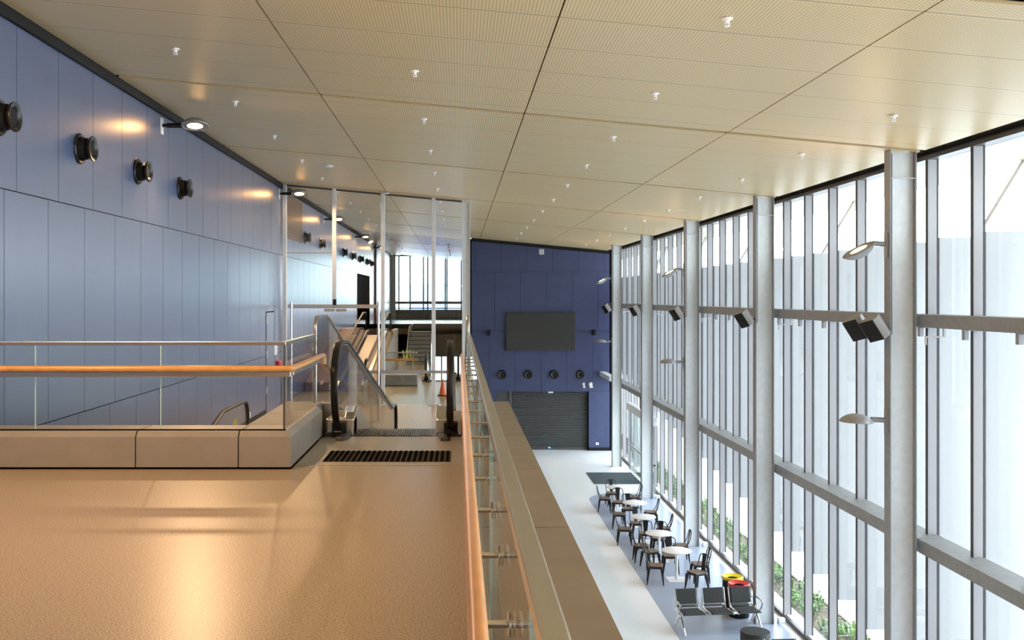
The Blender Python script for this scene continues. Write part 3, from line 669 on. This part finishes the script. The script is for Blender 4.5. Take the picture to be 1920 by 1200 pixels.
MB().box(px(962, YF), 5.97, YF + .30, YF + .40, ZG, ZG + .12).build('bottom_rail', 'dsteel', rd)
MB().box(1.74, px(954, YF), YF + .36, YF + .40, ZG, -2.67).box(px(955, YF), px(961, YF), YF + .28, YF + .40, ZG, -2.67).build('side_guide', 'dsteel', rd)
tag(box('door_sensor', 'wpaint', None, px(1028, YF), px(1037, YF), YF - .08, YF, pz(736.5, YF), pz(734.2, YF)), 'small white sensor bar above the roller shutter', 'sensor')
tag(box('indicator_light', 'bluelight', None, px(1029, YF), px(1033, YF), YF + .26, YF + .30, pz(842, YF), pz(840, YF)), 'tiny blue indicator light at the bottom of the shutter', 'light')
tag(box('wall_socket', 'wpaint', None, px(1117, YF), px(1122.5, YF), YF - .03, YF, pz(834, YF), pz(829.5, YF)), 'small white socket low on the blue end wall near the column', 'socket')
tag(box('wall_bracket', 'galv', None, px(1136, YF - 2), px(1148, YF - 2), YF - 3, YF, pz(715, YF - 3), pz(706, YF - 3), bevel=.01), 'grey bracket box jutting past the farthest column on the end wall', 'bracket')

# ------------------------------------------------------------------ sprinklers
sp = thing('sprinkler', (0, 0, 0), 'small white pendant sprinkler on the tan ceiling', 'sprinkler', 'ceiling sprinklers')
MB().lathe([(0, 0), (.042, 0), (.040, -.010), (.014, -.014), (.012, -.038), (0, -.042)], 14).build('body', 'sprink', sp, 0, True)
MB().lathe([(0, -.056), (.022, -.056), (.022, -.061), (0, -.062)], 12).tube([(.012, 0, -.02), (.017, 0, -.045), (.005, 0, -.057)], .004, 6).tube([(-.012, 0, -.02), (-.017, 0, -.045), (-.005, 0, -.057)], .004, 6).build('deflector', 'sprink', sp, 0, True)
sp.scale = (1.25, 1.25, 1.25)
first = True
for k in range(0, 18):
    y = 9.32 + 3.42 * k
    for x in (-3.56, -.55, 2.47, 5.47):
        if (x > 1 and y > YF - .5) or (x == 5.47 and k == 0) or (x == -3.56 and k == 0) or (x == -.55 and k == 0): continue
        if first: sp.location = (x, y, cz(x) - .001); first = False
        else: dup(sp, (x, y, cz(x) - .001))

# ------------------------------------------------------------------ floodlights
def lamp_head(parent, c, nrm, lit, r=.235, spread=170, watt=LAMP_W, aim=None, lens='lens'):
    nrm = Vector(nrm).normalized(); aim = Vector(aim).normalized() if aim else nrm; T = Matrix.Translation(c) @ nrm.to_track_quat('Z', 'Y').to_matrix().to_4x4()
    MB().lathe([(0, -.115), (.08, -.110), (.15, -.088), (.21, -.046), (r, 0.0), (r - .008, .012), (r - .03, .012), (r - .035, .0)], 32, T).build('shell', 'lampshell', parent, 0, True)
    MB().lathe([(.12, .004), (.21, .003), (.205, .007), (.12, .010)], 32, T).build('rim', 'lampshell', parent, 0, True)
    MB().lathe([(.135, .004), (.13, .010), (.10, .014), (.05, .017), (0, .018)], 24, T).build('lens', lens if lit else 'lens_dim', parent, 0, True)
    if lit:
        ld = bpy.data.lights.new('floodlight_lamp', 'AREA'); ld.shape = 'DISK'; ld.size = .24; ld.energy = watt; ld.color = LAMP_COL; ld.spread = R(spread)
        lo = bpy.data.objects.new('light_source', ld); COL.objects.link(lo)
        q = (-aim).to_track_quat('Z', 'Y'); lo.rotation_mode = 'QUATERNION'; lo.rotation_quaternion = q
        off = Vector((0, 0, 0)) + parent.location
        lo.location = Vector(c) + nrm * .075 - off; lo.parent = parent
WL = [(6.2, 'unseen wall floodlight added as warm fill'),
      (17.37, 'lit floodlight on a black arm from the blue wall above the nozzles'), (28.75, 'lit floodlight on the blue wall just before the glass partition'),
      (38.15, 'lit wall floodlight first behind the glass partition'), (49.2, 'lit wall floodlight second behind the glass partition'), (60.0, 'lit wall floodlight third behind the glass partition')]
for y, l in WL:
    t = thing('wall_floodlight', (XW, y, 4.60), l, 'floodlight', 'floodlights along the side wall')
    MB().box(XW, XW + .025, y - .07, y + .07, 4.45, 4.73).build('wall_plate', 'wpaint', t, .006)
    MB().tube([(XW + .02, y, 4.60), (XW + .16, y, 4.60)], .03, 10).tube([(XW + .10, y, 4.60), (XW + .36, y, 4.60)], .042, 12).build('arm', 'black', t, 0, True)
    near = y < 10
    lamp_head(t, (XW + .58, y, 4.60), (.05, -.22, -1), True, .235, 165 if near else 125, 200 if near else LAMP_W, (.55, .35, -.85) if near else (.5, -.4, -.85))  # unseen nearest lamp is added fill with its own aim and power
for k, word in ((-2, 'unseen added fill'), (0, 'nearest'), (2, 'middle'), (4, 'farthest')):
    y = 15.14 + 6.8 * k
    t = thing('column_floodlight', (6.4, y, 2.45), f'lit floodlight tilted upward on the {word} lamp carrying column', 'floodlight', 'tilted lit floodlights on the columns')
    MB().box(6.375, 6.40, y - .05, y + .05, 2.25, 2.62).build('clamp_plate', 'lampshell', t)
    MB().tube([(6.39, y, 2.45), (6.33, y, 2.45)], .025, 10).tube([(6.35, y, 2.45), (6.20, y, 2.46)], .04, 12).build('arm', 'lampshell', t, 0, True)
    lamp_head(t, (5.98, y, 2.36), (-.50, -.05, .86), True, .26, 150, 330 if k < 0 else 5, None, 'lens_soft')  # unseen uplight added to brighten the near ceiling, stronger than the visible ones
    t = thing('column_floodlight', (6.4, y, -.18), f'flat grey floodlight facing down, unlit, low on the {word} lamp carrying column', 'floodlight', 'unlit floodlights on the columns')
    MB().box(6.375, 6.40, y - .05, y + .05, -.38, -.02).build('clamp_plate', 'lampshell', t)
    MB().tube([(6.39, y, -.18), (6.33, y, -.18)], .025, 10).tube([(6.35, y, -.18), (6.16, y, -.17)], .04, 12).build('arm', 'lampshell', t, 0, True)
    lamp_head(t, (5.94, y, -.20), (-.03, 0, -1), False, .245)

# ------------------------------------------------------------------ column speakers
SL = ['front one of the twin black angled speakers on the nearest column', 'single black angled speaker on the column by the three seat bench', 'black angled speaker on the column by the middle tables, below the lit floodlight',
      'black angled speaker on the column beside the entrance doors', 'black angled speaker on the farthest column against the blue wall']
def speaker(y, label, dx=0.0, dy=0.0):
    t = thing('column_speaker', (6.4, y, 1.22), label, 'speaker', 'black angled speakers on the columns')
    prof = [(-.13, -.17), (.13, -.17), (.15, .0), (.13, .17), (.06, .19), (-.06, .19), (-.13, .17)]
    T = Matrix.Translation((6.16 + dx, y + dy, 1.20)) @ Matrix.Rotation(R(-32), 4, 'Y') @ Matrix.Rotation(R(25), 4, 'Z')
    mb = MB(); mb.prism([(-.10, -.14), (.0, -.15), (.12, -.09), (.15, 0), (.12, .09), (.0, .15), (-.10, .14)], -.17, .17, 'z')
    bmesh.ops.transform(mb.b, matrix=T, verts=mb.b.verts); mb.build('cabinet', 'case', t, .012)
    mb = MB(); mb.box(-.108, -.10, -.138, .138, -.166, .166); bmesh.ops.transform(mb.b, matrix=T, verts=mb.b.verts); mb.build('grille', 'black', t)
    MB().tube([(6.40, y, 1.18), (6.26 + dx, y + dy * .8, 1.18)], .025, 8).build('mount', 'dsteel', t)
for k, y in enumerate(COLY): speaker(y, SL[k], 0.02, -0.12 if k == 0 else -.05)
speaker(COLY[0], 'rear one of the twin black angled speakers on the nearest column', -.10, .22)

# ------------------------------------------------------------------ café tables and chairs
TB = [(5.44, 25.30, 'nearest the bins'), (5.37, 27.15, 'second from the bins'), (5.31, 29.2, 'third from the bins'), (5.42, 31.2, 'fourth from the bins'), (5.28, 33.75, 'nearest the dark entrance mat')]
t0 = thing('cafe_table', (0, 0, 0), '', 'table')
MB().lathe([(0, .715), (.36, .715), (.37, .722), (.37, .738), (.36, .745), (0, .745)], 40).build('tabletop', 'white', t0, 0, True)
MB().lathe([(.038, .02), (.038, .715)], 18).build('pedestal', 'white', t0, 0, True)
MB().box(-.24, .24, -.24, .24, .0, .014).build('base_plate', 'white', t0, .05, seg=4)
c0 = thing('cafe_chair', (0, 0, 0), '', 'chair')        # faces -Y
mb = MB(); mb.box(-.18, .18, -.18, .18, .435, .46); mb.build('seat', 'seatwood', c0, .02, seg=3)
mb = MB(); mb.box(-.165, .165, -.165, .165, .385, .434); mb.build('seat_frame', 'chairmetal', c0, .012)
for sx in (-1, 1):
    for sy in (-1, 1):
        a, b = sx * .155, sy * .155; e, f = sx * .20, sy * .20
        mb = MB(); w = .035
        mb.hexa([(e - .012, f - .012, 0.0), (e + .012, f - .012, 0), (e + .012, f + .012, 0), (e - .012, f + .012, 0), (a - w, b - w, .40), (a + w, b - w, .40), (a + w, b + w, .40), (a - w, b + w, .40)])
        mb.build('leg', 'chairmetal', c0, .005)
hoop = [(-.165, .10, .44), (-.18, .17, .52), (-.178, .215, .64), (-.168, .24, .76)] + [(.165 * math.cos(R(a)), .245 + .012 * math.sin(R(a)), .775 + .075 * math.sin(R(a))) for a in range(180, -1, -20)] + [(.168, .24, .76), (.178, .215, .64), (.18, .17, .52), (.165, .10, .44)]
MB().tube(hoop, .012, 8).build('back_hoop', 'chairmetal', c0, 0, True)
MB().hexa([(-.04, .165, .44), (.04, .165, .44), (.04, .172, .44), (-.04, .172, .44), (-.078, .25, .845), (.078, .25, .845), (.078, .257, .845), (-.078, .257, .845)]).build('back_splat', 'chairmetal', c0, .003)
for i, (x, y, l) in enumerate(TB):
    lab = 'round white pedestal café table ' + l; g_ = 'round white café tables'
    if i == 0: t0.location = (x, y, ZG + .006); t0['label'] = lab; t0['group'] = g_
    else: dup(t0, (x, y, ZG + .006), R((0, 7, -5, 4, 10)[i]), lab, g_)
CH = [(4.85, 25.0, 80, 'on the pale floor side of the nearest table'), (5.42, 25.98, -4, 'tucked behind the nearest table, seen past its pedestal'),
      (5.73, 24.38, -62, 'in front of the nearest table, turned toward the pale floor'), (5.98, 25.15, -88, 'on the window side of the nearest table'),
      (4.87, 27.02, 88, 'on the pale floor side of the second table, rear of two'), (5.00, 26.42, 105, 'on the pale floor side of the second table, front of two'),
      (5.93, 27.05, -92, 'on the window side of the second table'), (5.50, 27.85, -25, 'pushed in behind the second table'),
      (4.73, 28.96, 84, 'on the pale floor side of the third table'), (5.24, 28.42, 170, 'with back in front of the third table'),
      (5.88, 29.06, -95, 'on the window side of the third table'), (5.24, 29.72, 5, 'pushed in behind the third table'),
      (4.90, 30.95, 82, 'on the pale floor side of the fourth table'), (5.32, 31.75, -3, 'pushed in behind the fourth table'),
      (5.92, 31.25, -93, 'on the window side of the fourth table'),
      (4.80, 33.35, 80, 'on the pale floor side of the table by the mat'), (5.20, 34.30, 4, 'behind the farthest table, next to the mat'),
      (5.82, 33.65, -85, 'on the window side of the table by the mat'), (5.17, 32.78, -2, 'standing between the farthest and fourth tables')]
for i, (x, y, a, l) in enumerate(CH):
    lab = 'black metal café chair ' + l; g_ = 'metal chairs around the café tables'
    if i == 0: c0.location = (x, y, ZG + .006); c0.rotation_euler = (0, 0, R(a)); c0['label'] = lab; c0['group'] = g_
    else: dup(c0, (x, y, ZG + .006), R(a), lab, g_)
tag(box('entrance_mat', 'mat', None, 5.12, 6.94, 38.3, 40.8, ZG, ZG + .012), 'dark rectangular mat on the pale floor before the glass entrance', 'mat')

# ------------------------------------------------------------------ bins, bench, pouf
for x, y, c, l in ((6.21, 22.99, 'yellow', 'black litter bin with yellow funnel lid behind the bench'), (6.20, 22.42, 'red', 'black litter bin with red funnel lid behind the bench')):
    b_ = thing('litter_bin', (x, y, ZG + .006), l, 'bin', 'litter bins by the column')
    T = Matrix.Translation((x, y, ZG + .006))
    MB().lathe([(0, 0), (.215, 0), (.222, .02), (.222, .68), (0, .68)], 32, T).build('body', 'black', b_, 0, True)
    MB().lathe([(.225, .66), (.24, .68), (.243, .72), (.225, .735), (.12, .695), (.105, .66), (.10, .64), (.225, .66)], 36, T).build('lid', c, b_, 0, True)
    MB().lathe([(0, .682), (.11, .682), (.11, .684), (0, .686)], 20, T).build('opening', 'joint', b_)
def bench(x, y, rz, label):
    e = thing('beam_seat', (0, 0, 0), label, 'bench')      # faces -Y, three seats
    MB().box(-.88, .88, -.04, .04, .33, .39).build('beam', 'chrome', e, .008)
    for s in (-.60, 0, .60):
        mb = MB(); mb.prism([(-.27, .415), (-.24, .45), (.12, .425), (.21, .42), (.21, .40), (-.24, .40)], s - .225, s + .225); mb.build('seat_pad', 'fabric', e, .018)
        mb = MB(); mb.prism([(.215, .50), (.25, .50), (.335, .80), (.315, .815), (.295, .80)], s - .215, s + .215); mb.build('back_pad', 'fabric', e, .015)
        for q in (-1, 1):
            xx = s + q * .245
            MB().tube([(xx, -.26, .40), (xx, -.20, .425), (xx, .16, .405), (xx, .235, .45), (xx, .335, .81)], .016, 8).build('side_frame', 'chrome', e, 0, True)
        MB().box(s - .235, s + .235, .232, .25, .43, .49).build('lumbar_bar', 'chrome', e, .004)
    for sx in (-1, 1):
        x_ = sx * .84
        MB().tube([(x_, 0, .35), (x_, -.12, .26), (x_, -.34, .03), (x_, -.36, .015)], [.03, .028, .02, .02], 8).build('leg', 'chrome', e, 0, True)
        MB().tube([(x_, 0, .35), (x_, .10, .26), (x_, .28, .03), (x_, .30, .015)], [.03, .028, .02, .02], 8).build('leg', 'chrome', e, 0, True)
        x_ = sx * .90
        MB().tube([(x_, -.02, .37), (x_, -.16, .50), (x_, -.20, .59), (x_, -.15, .63), (x_, .10, .64), (x_, .17, .60), (x_, .16, .42)], .017, 8).build('armrest', 'chrome', e, 0, True)
    e.location = (x, y, ZG + .006); e.rotation_euler = (0, 0, rz)
    return e
bench(5.50, 21.48, R(7), 'three seat black upholstered beam bench with chrome legs before the bins')
bench(5.35, 18.15, R(4), 'second beam bench with only its backrest tops at the picture bottom')
pf = thing('round_pouf', (5.87, 20.05, ZG + .006), 'round black pouf in front of the three seat bench', 'pouf')
MB().lathe([(0, 0), (.275, 0), (.29, .015), (.29, .435), (.28, .448), (0, .45)], 36, Matrix.Translation((5.87, 20.05, ZG + .006))).build('body', 'fabric', pf, 0, True)
